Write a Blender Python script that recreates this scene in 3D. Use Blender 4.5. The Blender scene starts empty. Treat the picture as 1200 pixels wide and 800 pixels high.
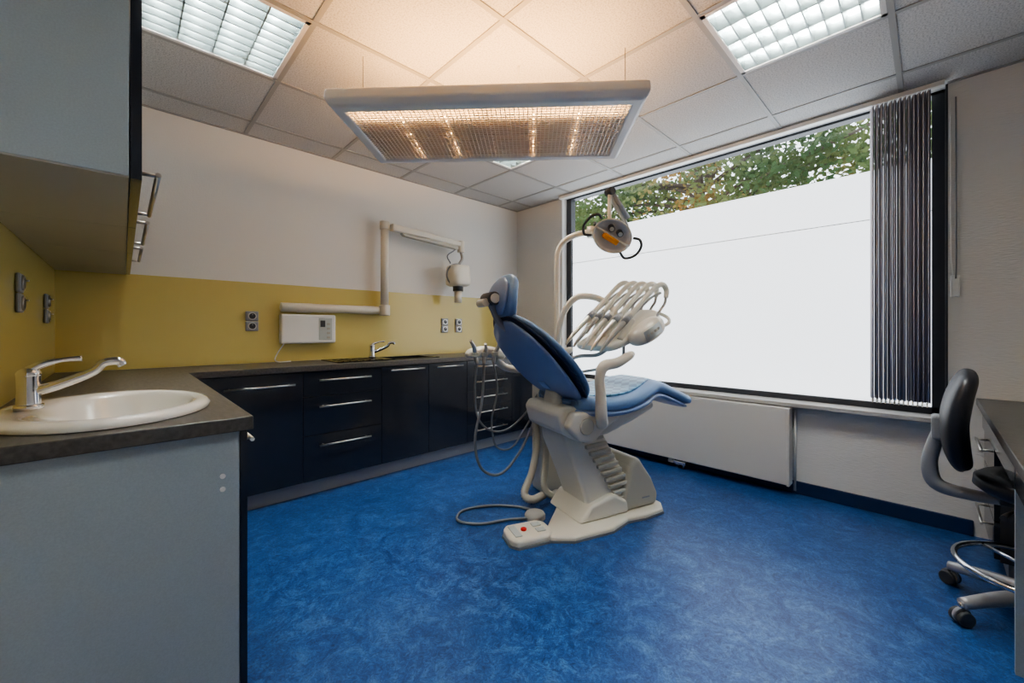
import bpy, bmesh, math, random
from mathutils import Vector, Matrix
random.seed(7)
D = bpy.data
SC = bpy.context.scene
COL = SC.collection

# ------------------------------------------------------------------ materials
def new_mat(name):
    m = D.materials.new(name); m.use_nodes = True
    nt = m.node_tree; b = nt.nodes['Principled BSDF']
    return m, nt, b

def mat(name, col, rough=0.5, metal=0.0, emit=None, es=0.0, coat=0.0, var=0.0, vscale=20, bump=0.0, bscale=200, stretch=None, trans=0.0):
    m, nt, b = new_mat(name)
    b.inputs['Base Color'].default_value = (*col, 1)
    b.inputs['Roughness'].default_value = rough
    b.inputs['Metallic'].default_value = metal
    b.inputs['Coat Weight'].default_value = coat
    b.inputs['Transmission Weight'].default_value = trans
    if emit:
        b.inputs['Emission Color'].default_value = (*emit, 1)
        b.inputs['Emission Strength'].default_value = es
    tc = nt.nodes.new('ShaderNodeTexCoord')
    mp = nt.nodes.new('ShaderNodeMapping')
    nt.links.new(tc.outputs['Object'], mp.inputs['Vector'])
    if stretch: mp.inputs['Scale'].default_value = stretch
    if var > 0:
        n = nt.nodes.new('ShaderNodeTexNoise'); n.inputs['Scale'].default_value = vscale
        n.inputs['Detail'].default_value = 6
        nt.links.new(mp.outputs[0], n.inputs['Vector'])
        r = nt.nodes.new('ShaderNodeValToRGB')
        r.color_ramp.elements[0].position = 0.3; r.color_ramp.elements[1].position = 0.7
        r.color_ramp.elements[0].color = (*[c*(1-var) for c in col], 1)
        r.color_ramp.elements[1].color = (*[min(1, c*(1+var)) for c in col], 1)
        nt.links.new(n.outputs['Fac'], r.inputs['Fac'])
        nt.links.new(r.outputs['Color'], b.inputs['Base Color'])
    if bump > 0:
        n = nt.nodes.new('ShaderNodeTexNoise'); n.inputs['Scale'].default_value = bscale
        n.inputs['Detail'].default_value = 3
        nt.links.new(mp.outputs[0], n.inputs['Vector'])
        bp = nt.nodes.new('ShaderNodeBump'); bp.inputs['Strength'].default_value = bump
        bp.inputs['Distance'].default_value = 0.003
        nt.links.new(n.outputs['Fac'], bp.inputs['Height'])
        nt.links.new(bp.outputs['Normal'], b.inputs['Normal'])
    return m

M = {}
M['wall'] = mat('wall_paint', (0.80, 0.79, 0.75), 0.75, bump=0.35, bscale=120)
M['wall_tex'] = mat('wall_paint_textured', (0.76, 0.75, 0.72), 0.7, bump=0.7, bscale=70, stretch=(1, 0.5, 2))
M['splash'] = mat('yellow_glass', (0.64, 0.53, 0.19), 0.18, coat=0.2)
M['cab_grey'] = mat('grey_laminate', (0.38, 0.43, 0.45), 0.42, var=0.06, vscale=300)
M['cab_front'] = mat('anthracite_gloss', (0.018, 0.022, 0.032), 0.16, coat=0.4)
M['cab_under'] = mat('cabinet_underside', (0.42, 0.40, 0.34), 0.3)
M['counter'] = mat('dark_worktop', (0.085, 0.077, 0.07), 0.38, var=0.30, vscale=14, stretch=(6, 1, 6), bump=0.1)
M['plinth'] = mat('plinth', (0.34, 0.35, 0.37), 0.4)
M['chrome'] = mat('chrome', (0.75, 0.75, 0.76), 0.12, 1.0)
M['steel'] = mat('brushed_steel', (0.62, 0.60, 0.56), 0.28, 1.0)
M['ceramic'] = mat('white_ceramic', (0.86, 0.86, 0.83), 0.08, coat=0.5)
M['cream'] = mat('cream_plastic', (0.74, 0.70, 0.60), 0.32)
M['cream_d'] = mat('beige_plastic', (0.50, 0.47, 0.39), 0.4)
M['white_pl'] = mat('white_plastic', (0.82, 0.82, 0.79), 0.35)
M['grey_pl'] = mat('grey_plastic', (0.30, 0.31, 0.33), 0.4)
M['silver_pl'] = mat('silver_base', (0.50, 0.51, 0.53), 0.35, 0.4)
M['dkgrey_pl'] = mat('dark_grey_plastic', (0.06, 0.062, 0.065), 0.45)
M['hose'] = mat('hose_grey', (0.42, 0.41, 0.38), 0.5)
M['hose_d'] = mat('hose_dark', (0.22, 0.23, 0.24), 0.5)
M['black'] = mat('black_vinyl', (0.018, 0.020, 0.028), 0.42, bump=0.1)
M['blacksink'] = mat('black_sink', (0.01, 0.01, 0.011), 0.25)
M['blue_shell'] = mat('blue_shell', (0.25, 0.34, 0.56), 0.35, coat=0.2)
M['blue_pad'] = mat('blue_upholstery', (0.20, 0.33, 0.56), 0.4, bump=0.1)
M['navy'] = mat('navy_trim', (0.02, 0.03, 0.07), 0.4)
M['frame'] = mat('window_frame_charcoal', (0.055, 0.058, 0.066), 0.4)
M['sill'] = mat('window_sill_grey', (0.45, 0.44, 0.42), 0.4)
M['rad'] = mat('radiator_enamel', (0.70, 0.68, 0.64), 0.35)
M['base'] = mat('baseboard_blue', (0.012, 0.03, 0.09), 0.4)
M['red'] = mat('red_button', (0.6, 0.02, 0.015), 0.3)
M['orange'] = mat('orange_shield', (0.95, 0.36, 0.04), 0.15)
M['dish'] = mat('lamp_dish', (0.85, 0.84, 0.80), 0.25, 0.1)
M['blind'] = mat('blind_fabric', (0.74, 0.72, 0.78), 0.7)
M['blind_gap'] = mat('blind_gap_shade', (0.15, 0.13, 0.19), 0.7)  # shade between bunched slats, painted as a darker slat colour
M['tbar'] = mat('tbar_grey', (0.36, 0.36, 0.35), 0.45)
M['bezel'] = mat('fixture_bezel', (0.75, 0.75, 0.73), 0.4)
M['house'] = mat('fixture_housing', (0.50, 0.54, 0.53), 0.4)
M['louvre'] = mat('louvre_aluminium', (0.26, 0.30, 0.30), 0.25, 0.7)
M['tube'] = mat('fluorescent_tube', (0.9, 0.9, 0.9), 0.4, emit=(1.0, 1.0, 0.97), es=95)
M['wtube'] = mat('warm_tube', (0.9, 0.8, 0.7), 0.4, emit=(1.0, 0.56, 0.23), es=20)
M['wgrid'] = mat('lamp_grid', (0.82, 0.80, 0.74), 0.35, 0.2)
M['lampframe'] = mat('lamp_frame_white', (0.88, 0.87, 0.84), 0.35)
M['display'] = mat('display_panel', (0.55, 0.58, 0.55), 0.3)
M['label'] = mat('label_light_blue', (0.35, 0.55, 0.85), 0.4)
M['bark'] = mat('bark', (0.07, 0.05, 0.035), 0.9)

def diffuser_mat():
    m, nt, b = new_mat('amber_diffuser')
    o = nt.nodes['Material Output']
    b.inputs['Base Color'].default_value = (0.48, 0.38, 0.25, 1); b.inputs['Roughness'].default_value = 0.3
    t = nt.nodes.new('ShaderNodeBsdfTranslucent'); t.inputs['Color'].default_value = (0.50, 0.42, 0.28, 1)
    mx = nt.nodes.new('ShaderNodeMixShader'); mx.inputs[0].default_value = 0.22
    nt.links.new(b.outputs[0], mx.inputs[1]); nt.links.new(t.outputs[0], mx.inputs[2]); nt.links.new(mx.outputs[0], o.inputs[0])
    return m
M['diff'] = diffuser_mat()

# ceiling tile speckle
def ceiling_mat():
    m, nt, b = new_mat('mineral_fibre_tile')
    tc = nt.nodes.new('ShaderNodeTexCoord')
    n = nt.nodes.new('ShaderNodeTexNoise'); n.inputs['Scale'].default_value = 140; n.inputs['Detail'].default_value = 4
    nt.links.new(tc.outputs['Object'], n.inputs['Vector'])
    r = nt.nodes.new('ShaderNodeValToRGB')
    r.color_ramp.elements[0].position = 0.36; r.color_ramp.elements[0].color = (0.42, 0.425, 0.42, 1)
    r.color_ramp.elements[1].position = 0.55; r.color_ramp.elements[1].color = (0.62, 0.62, 0.61, 1)
    nt.links.new(n.outputs['Fac'], r.inputs['Fac']); nt.links.new(r.outputs[0], b.inputs['Base Color'])
    bp = nt.nodes.new('ShaderNodeBump'); bp.inputs['Strength'].default_value = 0.4; bp.inputs['Distance'].default_value = 0.002
    nt.links.new(n.outputs['Fac'], bp.inputs['Height']); nt.links.new(bp.outputs[0], b.inputs['Normal'])
    b.inputs['Roughness'].default_value = 0.9
    return m
M['tile'] = ceiling_mat()

def floor_mat():
    m, nt, b = new_mat('blue_linoleum')
    tc = nt.nodes.new('ShaderNodeTexCoord')
    n = nt.nodes.new('ShaderNodeTexNoise'); n.inputs['Scale'].default_value = 9; n.inputs['Detail'].default_value = 14
    n.inputs['Roughness'].default_value = 0.88; n.inputs['Distortion'].default_value = 0.8
    nt.links.new(tc.outputs['Object'], n.inputs['Vector'])
    r = nt.nodes.new('ShaderNodeValToRGB'); e = r.color_ramp.elements
    e[0].position = 0.37; e[0].color = (0.007, 0.035, 0.150, 1)
    e[1].position = 0.65; e[1].color = (0.070, 0.180, 0.41, 1)
    x = e.new(0.5); x.color = (0.018, 0.075, 0.250, 1)
    nt.links.new(n.outputs['Fac'], r.inputs['Fac'])
    n2 = nt.nodes.new('ShaderNodeTexNoise'); n2.inputs['Scale'].default_value = 32; n2.inputs['Detail'].default_value = 12
    n2.inputs['Distortion'].default_value = 3.0; n2.inputs['Roughness'].default_value = 0.78
    nt.links.new(tc.outputs['Object'], n2.inputs['Vector'])
    r2 = nt.nodes.new('ShaderNodeValToRGB')
    r2.color_ramp.elements[0].position = 0.38; r2.color_ramp.elements[0].color = (0.38, 0.40, 0.46, 1)
    r2.color_ramp.elements[1].position = 0.62; r2.color_ramp.elements[1].color = (1.65, 1.52, 1.35, 1)
    nt.links.new(n2.outputs['Fac'], r2.inputs['Fac'])
    mx = nt.nodes.new('ShaderNodeMix'); mx.data_type = 'RGBA'; mx.blend_type = 'MULTIPLY'; mx.inputs['Factor'].default_value = 0.85
    nt.links.new(r.outputs[0], mx.inputs['A']); nt.links.new(r2.outputs[0], mx.inputs['B'])
    nt.links.new(mx.outputs['Result'], b.inputs['Base Color'])
    b.inputs['Roughness'].default_value = 0.34
    bp = nt.nodes.new('ShaderNodeBump'); bp.inputs['Strength'].default_value = 0.12; bp.inputs['Distance'].default_value = 0.002
    nt.links.new(n2.outputs['Fac'], bp.inputs['Height']); nt.links.new(bp.outputs[0], b.inputs['Normal'])
    return m
M['floor'] = floor_mat()

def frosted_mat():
    m, nt, b = new_mat('frosted_film_emissive')
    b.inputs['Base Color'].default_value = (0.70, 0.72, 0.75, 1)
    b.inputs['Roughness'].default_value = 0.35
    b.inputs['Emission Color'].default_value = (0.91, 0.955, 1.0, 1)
    b.inputs['Emission Strength'].default_value = 0.95  # pane emits by itself, standing in for daylight through the film
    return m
M['frost'] = frosted_mat()

def clear_mat():
    m, nt, b = new_mat('clear_glass')
    nt.nodes.remove(b)
    o = nt.nodes['Material Output']
    t = nt.nodes.new('ShaderNodeBsdfTransparent'); g = nt.nodes.new('ShaderNodeBsdfGlossy'); g.inputs['Roughness'].default_value = 0.02
    mx = nt.nodes.new('ShaderNodeMixShader'); mx.inputs[0].default_value = 0.04
    nt.links.new(t.outputs[0], mx.inputs[1]); nt.links.new(g.outputs[0], mx.inputs[2]); nt.links.new(mx.outputs[0], o.inputs[0])
    return m
M['clear'] = clear_mat()

def leaf_mat():
    m, nt, b = new_mat('leaves')
    o = nt.nodes['Material Output']
    tc = nt.nodes.new('ShaderNodeTexCoord')
    n = nt.nodes.new('ShaderNodeTexNoise'); n.inputs['Scale'].default_value = 0.8; n.inputs['Detail'].default_value = 5
    nt.links.new(tc.outputs['Object'], n.inputs['Vector'])
    r = nt.nodes.new('ShaderNodeValToRGB'); e = r.color_ramp.elements
    e[0].position = 0.40; e[0].color = (0.045, 0.085, 0.03, 1)
    e[1].position = 0.72; e[1].color = (0.36, 0.17, 0.05, 1)
    x = e.new(0.58); x.color = (0.16, 0.19, 0.07, 1)
    nt.links.new(n.outputs['Fac'], r.inputs['Fac'])
    nt.links.new(r.outputs[0], b.inputs['Base Color'])
    b.inputs['Roughness'].default_value = 0.7; b.inputs['Specular IOR Level'].default_value = 0.2
    t = nt.nodes.new('ShaderNodeBsdfTranslucent'); nt.links.new(r.outputs[0], t.inputs['Color'])
    mx = nt.nodes.new('ShaderNodeMixShader'); mx.inputs[0].default_value = 0.5
    nt.links.new(b.outputs[0], mx.inputs[1]); nt.links.new(t.outputs[0], mx.inputs[2]); nt.links.new(mx.outputs[0], o.inputs[0])
    return m
M['leaf'] = leaf_mat()

def quilt_mat():
    m, nt, b = new_mat('quilted_blue_vinyl')
    tc = nt.nodes.new('ShaderNodeTexCoord')
    mp = nt.nodes.new('ShaderNodeMapping'); mp.inputs['Rotation'].default_value = (0, 0, 0.785)
    nt.links.new(tc.outputs['Object'], mp.inputs['Vector'])
    ck = nt.nodes.new('ShaderNodeTexChecker'); ck.inputs['Scale'].default_value = 22
    ck.inputs['Color1'].default_value = (0.14, 0.38, 0.60, 1); ck.inputs['Color2'].default_value = (0.05, 0.20, 0.40, 1)
    nt.links.new(mp.outputs[0], ck.inputs['Vector']); nt.links.new(ck.outputs[0], b.inputs['Base Color'])
    b.inputs['Roughness'].default_value = 0.3
    return m
M['quilt'] = quilt_mat()

# ------------------------------------------------------------------ builders
def empty(name, loc=(0, 0, 0), rz=0.0, parent=None):
    o = D.objects.new(name, None); COL.objects.link(o)
    o.location = loc; o.rotation_euler = (0, 0, rz); o.empty_display_size = 0.1
    if parent: o.parent = parent
    return o

def obj_from(name, verts, faces, m, parent=None, smooth=False):
    me = D.meshes.new(name); me.from_pydata([tuple(v) for v in verts], [], faces); me.update()
    bm = bmesh.new(); bm.from_mesh(me); bmesh.ops.recalc_face_normals(bm, faces=bm.faces); bm.to_mesh(me); bm.free()
    o = D.objects.new(name, me); COL.objects.link(o)
    me.materials.append(M[m] if isinstance(m, str) else m)
    if parent: o.parent = parent
    if smooth:
        for p in me.polygons: p.use_smooth = True
    return o

def bev(o, w, seg=2):
    if w > 0:
        md = o.modifiers.new('bevel', 'BEVEL'); md.width = w; md.segments = seg; md.limit_method = 'ANGLE'
        md.harden_normals = False
    return o

BF = [(0, 1, 3, 2), (4, 6, 7, 5), (0, 4, 5, 1), (2, 3, 7, 6), (0, 2, 6, 4), (1, 5, 7, 3)]
def boxv(a, b):
    return [(x, y, z) for x in (a[0], b[0]) for y in (a[1], b[1]) for z in (a[2], b[2])]

def box(name, x0, x1, y0, y1, z0, z1, m, parent=None, bevel=0.0):
    o = obj_from(name, boxv((x0, y0, z0), (x1, y1, z1)), BF, m, parent)
    return bev(o, bevel)

def boxes(name, lst, m, parent=None, bevel=0.0):
    V = []; F = []
    for (x0, x1, y0, y1, z0, z1) in lst:
        n = len(V); V += boxv((x0, y0, z0), (x1, y1, z1)); F += [tuple(i+n for i in f) for f in BF]
    return bev(obj_from(name, V, F, m, parent), bevel)

def catmull(pts, n=8):
    pts = [Vector(p) for p in pts]
    if len(pts) < 3: return pts
    P = [2*pts[0]-pts[1]] + pts + [2*pts[-1]-pts[-2]]
    out = []
    for i in range(1, len(P)-2):
        p0, p1, p2, p3 = P[i-1:i+3]
        for k in range(n):
            t = k/n
            out.append(0.5*((2*p1)+(-p0+p2)*t+(2*p0-5*p1+4*p2-p3)*t*t+(-p0+3*p1-3*p2+p3)*t**3))
    out.append(pts[-1]); return out

def sweep(pts, r, seg=12, cap=True):
    V = []; F = []
    n = len(pts)
    T = []
    for i in range(n):
        a = pts[max(0, i-1)]; b = pts[min(n-1, i+1)]; T.append((b-a).normalized())
    up = Vector((0, 0, 1)) if abs(T[0].z) < 0.9 else Vector((1, 0, 0))
    nrm = (up - T[0]*up.dot(T[0])).normalized()
    for i in range(n):
        nrm = (nrm - T[i]*nrm.dot(T[i])).normalized(); bn = T[i].cross(nrm)
        ri = r[i] if isinstance(r, (list, tuple)) else r
        for k in range(seg):
            a = 2*math.pi*k/seg
            V.append(pts[i] + nrm*math.cos(a)*ri + bn*math.sin(a)*ri)
    for i in range(n-1):
        for k in range(seg):
            F.append((i*seg+k, i*seg+(k+1) % seg, (i+1)*seg+(k+1) % seg, (i+1)*seg+k))
    if cap:
        F.append(tuple(range(seg-1, -1, -1))); F.append(tuple((n-1)*seg+k for k in range(seg)))
    return V, F

def autosm(o):
    for p in o.data.polygons: p.use_smooth = len(p.vertices) <= 4
    return o

def tube(name, pts, r, m, parent=None, seg=12, n=8, smooth=True):
    P = catmull(pts, n) if smooth else [Vector(p) for p in pts]
    if isinstance(r, (list, tuple)):
        k = len(pts)-1; rr = []
        for i in range(len(P)):
            f = i/(len(P)-1)*k; a = int(min(f, k-1)); t = f-a; rr.append(r[a]*(1-t)+r[a+1]*t)
        r = rr
    V, F = sweep(P, r, seg)
    return autosm(obj_from(name, V, F, m, parent))

def cyl(name, a, b, r, m, parent=None, seg=24, r2=None, bevel=0):
    V, F = sweep([Vector(a), Vector(b)], [r, r if r2 is None else r2], seg)
    o = autosm(obj_from(name, V, F, m, parent)); return bev(o, bevel)

def ribbed(name, pts, r, m, parent=None, pitch=0.012, seg=14):
    P = catmull(pts, 20); L = [0]
    for i in range(1, len(P)): L.append(L[-1]+(P[i]-P[i-1]).length)
    n = int(L[-1]/pitch*2); Q = []; R = []; j = 0
    for i in range(n+1):
        d = L[-1]*i/n
        while j < len(L)-2 and L[j+1] < d: j += 1
        t = (d-L[j])/max(1e-9, L[j+1]-L[j]); Q.append(P[j].lerp(P[j+1], t)); R.append(r if i % 2 else r*0.84)
    V, F = sweep(Q, R, seg)
    return autosm(obj_from(name, V, F, m, parent))

def prism(name, pts, axis, a0, a1, m, parent=None, bevel=0.0, seg=3):
    n = len(pts); V = []
    for a in (a0, a1):
        for p in pts:
            V.append((p[0], p[1], a) if axis == 'z' else ((p[0], a, p[1]) if axis == 'y' else (a, p[0], p[1])))
    F = [tuple(range(n)), tuple(range(2*n-1, n-1, -1))] + [(i, (i+1) % n, n+(i+1) % n, n+i) for i in range(n)]
    return bev(obj_from(name, V, F, m, parent), bevel, seg)

def loft(name, st, m, parent=None, wa=(0, 1, 0), n=28, ex=2.6, sub=5, smooth=True):
    cs = catmull([s[0] for s in st], sub)
    hw = catmull([(s[1], s[2], 0) for s in st], sub)
    W = Vector(wa).normalized(); V = []; F = []; N = len(cs)
    for i in range(N):
        t = (cs[min(N-1, i+1)]-cs[max(0, i-1)]).normalized(); th = t.cross(W).normalized()
        a, b = max(0.001, hw[i].x), max(0.001, hw[i].y)
        for k in range(n):
            q = 2*math.pi*k/n; c, s = math.cos(q), math.sin(q)
            x = a*math.copysign(abs(c)**(2/ex), c); y = b*math.copysign(abs(s)**(2/ex), s)
            V.append(cs[i]+W*x+th*y)
    for i in range(N-1):
        for k in range(n): F.append((i*n+k, i*n+(k+1) % n, (i+1)*n+(k+1) % n, (i+1)*n+k))
    F.append(tuple(range(n-1, -1, -1))); F.append(tuple((N-1)*n+k for k in range(n)))
    return obj_from(name, V, F, m, parent, smooth=smooth)

def ball(name, c, rx, ry, rz, m, parent=None, seg=24):
    bm = bmesh.new(); bmesh.ops.create_uvsphere(bm, u_segments=seg, v_segments=seg//2, radius=1)
    bmesh.ops.scale(bm, vec=(rx, ry, rz), verts=bm.verts); bmesh.ops.translate(bm, vec=c, verts=bm.verts)
    me = D.meshes.new(name); bm.to_mesh(me); bm.free(); me.materials.append(M[m])
    for p in me.polygons: p.use_smooth = True
    o = D.objects.new(name, me); COL.objects.link(o)
    if parent: o.parent = parent
    return o

def lathe(name, rings, m, parent=None, seg=48, cap_last=True):
    V = []; F = []
    for (cx, cy, z, rx, ry) in rings:
        for k in range(seg):
            a = 2*math.pi*k/seg; V.append((cx+rx*math.cos(a), cy+ry*math.sin(a), z))
    for i in range(len(rings)-1):
        for k in range(seg): F.append((i*seg+k, i*seg+(k+1) % seg, (i+1)*seg+(k+1) % seg, (i+1)*seg+k))
    if cap_last: F.append(tuple((len(rings)-1)*seg+k for k in range(seg)))
    return obj_from(name, V, F, m, parent, smooth=True)

def boolcut(o, cutter):
    md = o.modifiers.new('cut', 'BOOLEAN'); md.object = cutter; md.operation = 'DIFFERENCE'; md.solver = 'EXACT'
    dg = bpy.context.evaluated_depsgraph_get(); dg.update()
    me = D.meshes.new_from_object(o.evaluated_get(dg)); o.modifiers.clear(); o.data = me
    D.objects.remove(cutter)

# ------------------------------------------------------------------ room shell
XL, XR, YB, YF, H = -0.28, 3.325, 3.365, -0.77, 2.50
XN = -1.4   # room widens to the left beside the camera
box('floor', XN-0.15, XR+0.2, YF-0.15, YB+0.15, -0.1, 0.0, 'floor')
box('wall_back', XL-0.15, XR+0.2, YB, YB+0.15, 0, H+0.2, 'wall')
prism('wall_left', [(XL, YB), (XL, 0.9), (XN, 0.9), (XN, YF), (XN-0.15, YF), (XN-0.15, 1.05), (XL-0.15, 1.05), (XL-0.15, YB)], 'z', 0, H+0.2, 'wall')
box('wall_front', XN-0.15, XR+0.2, YF-0.15, YF, 0, H+0.2, 'wall')
WY0, WY1, WZ = -0.063, 2.69, 0.62
boxes('wall_right', [(XR, XR+0.2, YF, WY0, 0, H+0.2), (XR, XR+0.2, WY1, YB, 0, H+0.2), (XR, XR+0.2, WY0, WY1, 0, WZ)], 'wall_tex')

gx = [0.02+0.6*k for k in range(-4, 8)]; gy = [0.12+0.6*k for k in range(-3, 8)]
fix = [(0.02, 1.92), (1.82, 0.12), (1.82, 1.92), (0.02, 0.12)]
L = []
for a in gx:
    for b in gy:
        if any(abs(a-f[0]) < .01 and abs(b-f[1]) < .01 for f in fix): continue
        x0, x1, y0, y1 = max(a, XN-0.1), min(a+.6, XR+0.18), max(b, YF-.1), min(b+.6, YB+.1)
        if x1 <= x0 or y1 <= y0: continue
        L.append((x0, x1, y0, y1, H, H+0.02))
ceil = boxes('ceiling', L, 'tile')
T = []
for a in gx:
    if XN < a < XR: T.append((a-.012, a+.012, YF, YB, H-0.004, H+0.001))
for b in gy:
    if YF < b < YB: T.append((XN, XR, b-.012, b+.012, H-0.005, H+0.0005))
T.append((XL, XR, YB-.02, YB, H-.006, H)); T.append((XR-.02, XR, YF, WY0, H-.006, H)); T.append((XR-.02, XR, WY1, YB, H-.006, H))
boxes('ceiling_grid', T, 'tbar', ceil)

def recessed(x, y):
    e = empty('recessed_ceiling_light', (x, y, H))
    s = 0.6; t = 0.02
    boxes('bezel', [(0.012, s-.012, .012, .012+t, -.006, .004), (0.012, s-.012, s-.012-t, s-.012, -.006, .004),
                    (0.012, .012+t, .012, s-.012, -.006, .004), (s-.012-t, s-.012, .012, s-.012, -.006, .004)], 'bezel', e)
    boxes('housing', [(0, s, 0, s, .13, .14), (0, .01, 0, s, 0, .13), (s-.01, s, 0, s, 0, .13), (0, s, 0, .01, 0, .13), (0, s, s-.01, s, 0, .13)], 'house', e)
    for i in range(4):
        xx = .03+.135*(i+.5)
        cyl('tube_%d' % (i+1), (xx, .02, .095), (xx, s-.02, .095), .010, 'tube', e, 12)
    V = []; F = []
    def vblade(x0, y0, x1, y1, wt, h):
        n = len(V); dx, dy = (0, wt) if y0 == y1 else (wt, 0)
        for (px, py) in ((x0, y0), (x1, y1)):
            V.extend([(px-.003 if dx else px, py-.003 if dy else py, 0), (px+.003 if dx else px, py+.003 if dy else py, 0), (px+dx, py+dy, h), (px-dx, py-dy, h)])
        F.extend([(n+i, n+(i+1) % 4, n+4+(i+1) % 4, n+4+i) for i in range(4)])
        F.extend([(n, n+1, n+2, n+3), (n+4, n+5, n+6, n+7)])
    for i in range(5):
        xx = .03+.135*i; vblade(xx, .03, xx, s-.03, .016, .062)
    for j in range(0, 10):
        yy = .03+.06*j; vblade(.03, yy, s-.03, yy, .007, .055)
    obj_from('louvre', V, F, 'louvre', e)
for f in fix: recessed(*f)

# ------------------------------------------------------------------ window
w = empty('window_1')
fx0, fx1 = 3.40, 3.47
fw = 0.06
boxes('frame', [(fx0, fx1, WY0, WY0+fw, WZ, H), (fx0, fx1, WY1-fw, WY1, WZ, H), (fx0, fx1, WY0, WY1, WZ, WZ+.045), (fx0, fx1, WY0, WY1, H-.015, H+.02)], 'frame', w)
box('clear_pane', 3.43, 3.434, WY0+fw, WY1-fw, 2.13, H-.015, 'clear', w)
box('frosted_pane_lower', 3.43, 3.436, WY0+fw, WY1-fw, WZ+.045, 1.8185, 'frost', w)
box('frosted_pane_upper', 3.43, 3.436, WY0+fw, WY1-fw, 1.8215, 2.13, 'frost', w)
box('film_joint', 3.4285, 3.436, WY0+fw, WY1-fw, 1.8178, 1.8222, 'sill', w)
boxes('reveal_lining', [(XR-.004, fx0, WY0-.003, WY0+.006, WZ, H-.006)], 'frame', w)
box('window_sill', 3.24, 3.42, WY0+.002, WY1-.002, WZ-.022, WZ+.006, 'sill', None, .004)

# vertical blinds
e = empty('vertical_blinds')
box('head_rail', 3.24, 3.29, WY0+.01, WY1-.02, H-.035, H-.008, 'white_pl', e, .004)
for par in (0, 1):
    V = []; F = []; c_ = 0
    for i in range(par, 26, 2):
        y = 0.006+i*0.0098; ang = math.radians((76 if par else 84)+random.uniform(-4, 4))
        n = len(V)
        for k in range(7):
            t = (k/6-.5); cx = 3.265+t*.10*math.sin(ang); cy = y+t*.10*math.cos(ang)*.6 + .004*(1-4*t*t)
            V += [(cx, cy, 0.71), (cx, cy, H-.05)]
        for k in range(6): F.append((n+2*k, n+2*k+2, n+2*k+3, n+2*k+1))
    bl = obj_from('slats_%d' % (par+1), V, F, 'blind' if par else 'blind_gap', e, True)  # every other slat carries the painted gap shade
    md = bl.modifiers.new('s', 'SOLIDIFY'); md.thickness = .004 if par else .002
boxes('slat_weights', [(3.225, 3.30, .012+i*.019, .018+i*.019, .685, .715) for i in range(13)], 'cream', e)
tube('chain', [(3.225, .02, .70), (3.222, .07, .69), (3.222, .13, .695), (3.225, .25, .70)], .002, 'white_pl', e, 6)
e = empty('blind_cord')
tube('cord', [(3.30, -.095, 2.40), (3.302, -.097, 1.6), (3.30, -.095, 1.40)], .0035, 'hose_d', e, 8)
tube('cord_return', [(3.30, -.075, 2.40), (3.302, -.077, 1.6), (3.30, -.085, 1.42)], .002, 'white_pl', e, 8)
box('cord_tensioner', 3.30, 3.325, -.11, -.075, 1.30, 1.42, 'white_pl', e, .004)

# radiator
e = empty('radiator')
box('panel', 3.20, 3.285, .67, 2.45, .075, .585, 'rad', e, .006)
box('side_cap', 3.195, 3.29, .655, .672, .07, .592, 'rad', e, .004)
box('side_cap_far', 3.195, 3.29, 2.448, 2.465, .07, .592, 'rad', e, .004)
box('top_grille', 3.20, 3.285, .672, 2.448, .583, .592, 'rad', e, .002)
boxes('wall_bracket', [(3.285, 3.325, .9, .94, .2, .5), (3.285, 3.325, 2.1, 2.14, .2, .5)], 'rad', e)
cyl('pipe_1', (3.24, 1.38, .0), (3.24, 1.38, .08), .009, 'chrome', e)
cyl('pipe_2', (3.24, 1.43, .0), (3.24, 1.43, .08), .009, 'chrome', e)
box('valve_block', 3.22, 3.262, 1.355, 1.455, .035, .06, 'chrome', e, .004)
cyl('thermostat', (3.24, 1.455, .047), (3.24, 1.50, .047), .016, 'white_pl', e)
tube('riser_pipe', [(3.305, .645, .02), (3.305, .645, .57)], .008, 'rad', e, 10, smooth=False)

box('baseboard_right', XR-.016, XR, -.16, YB-.45, 0, .085, 'base', None, .004)
box('baseboard_left', XN, XN+.014, YF+.014, .9, 0, .085, 'base', None)
box('baseboard_front', XN+.014, 2.08, YF, YF+.014, 0, .085, 'base', None)

# ------------------------------------------------------------------ backsplash
CZ = 0.88; SZ = 1.455
box('backsplash_back', XL+.008, 3.10, YB-.008, YB-.001, CZ+.001, SZ, 'splash', None)
box('backsplash_left', XL+.001, XL+.008, 1.2, YB-.001, CZ+.001, SZ, 'splash', None)

# ------------------------------------------------------------------ base cabinets
e = empty('base_cabinets')
ct = prism('worktop', [(XL+.001, YB-.001), (XL+.001, 1.31), (.262, 1.31), (.262, 2.855), (XR-.002, 2.855), (XR-.002, YB-.001)], 'z', CZ-.038, CZ, 'counter', e)
BC = (-.03, 1.675)
cut = lathe('c', [(BC[0], BC[1], .7, .20, .265), (BC[0], BC[1], 1.0, .20, .265)], 'counter'); 
bm = bmesh.new(); bm.from_mesh(cut.data); bmesh.ops.holes_fill(bm, edges=[x for x in bm.edges if x.is_boundary]); bmesh.ops.recalc_face_normals(bm, faces=bm.faces); bm.to_mesh(cut.data); bm.free()
boolcut(ct, cut)
SX0, SX1, SY0, SY1 = 1.10, 1.96, 2.93, 3.27
cut = box('c', SX0+.44, SX1-.03, SY0+.02, SY1-.04, .7, 1.0, 'counter'); boolcut(ct, cut)
bev(ct, .003)
box('end_panel', XL+.002, .231, 1.325, 1.345, 0, CZ-.038, 'cab_grey', e)
for i, z in enumerate((.70, .735)):
    cyl('screw_cap_%d' % (i+1), (.193, 1.326, z-.01), (.193, 1.321, z-.01), .0065, 'white_pl', e, 16)
def front(name, x0, x1, z0, z1): box(name, x0+.0015, x1-.0015, 2.875, 2.893, z0+.0015, z1-.0015, 'cab_front', e, .0012)
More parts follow.
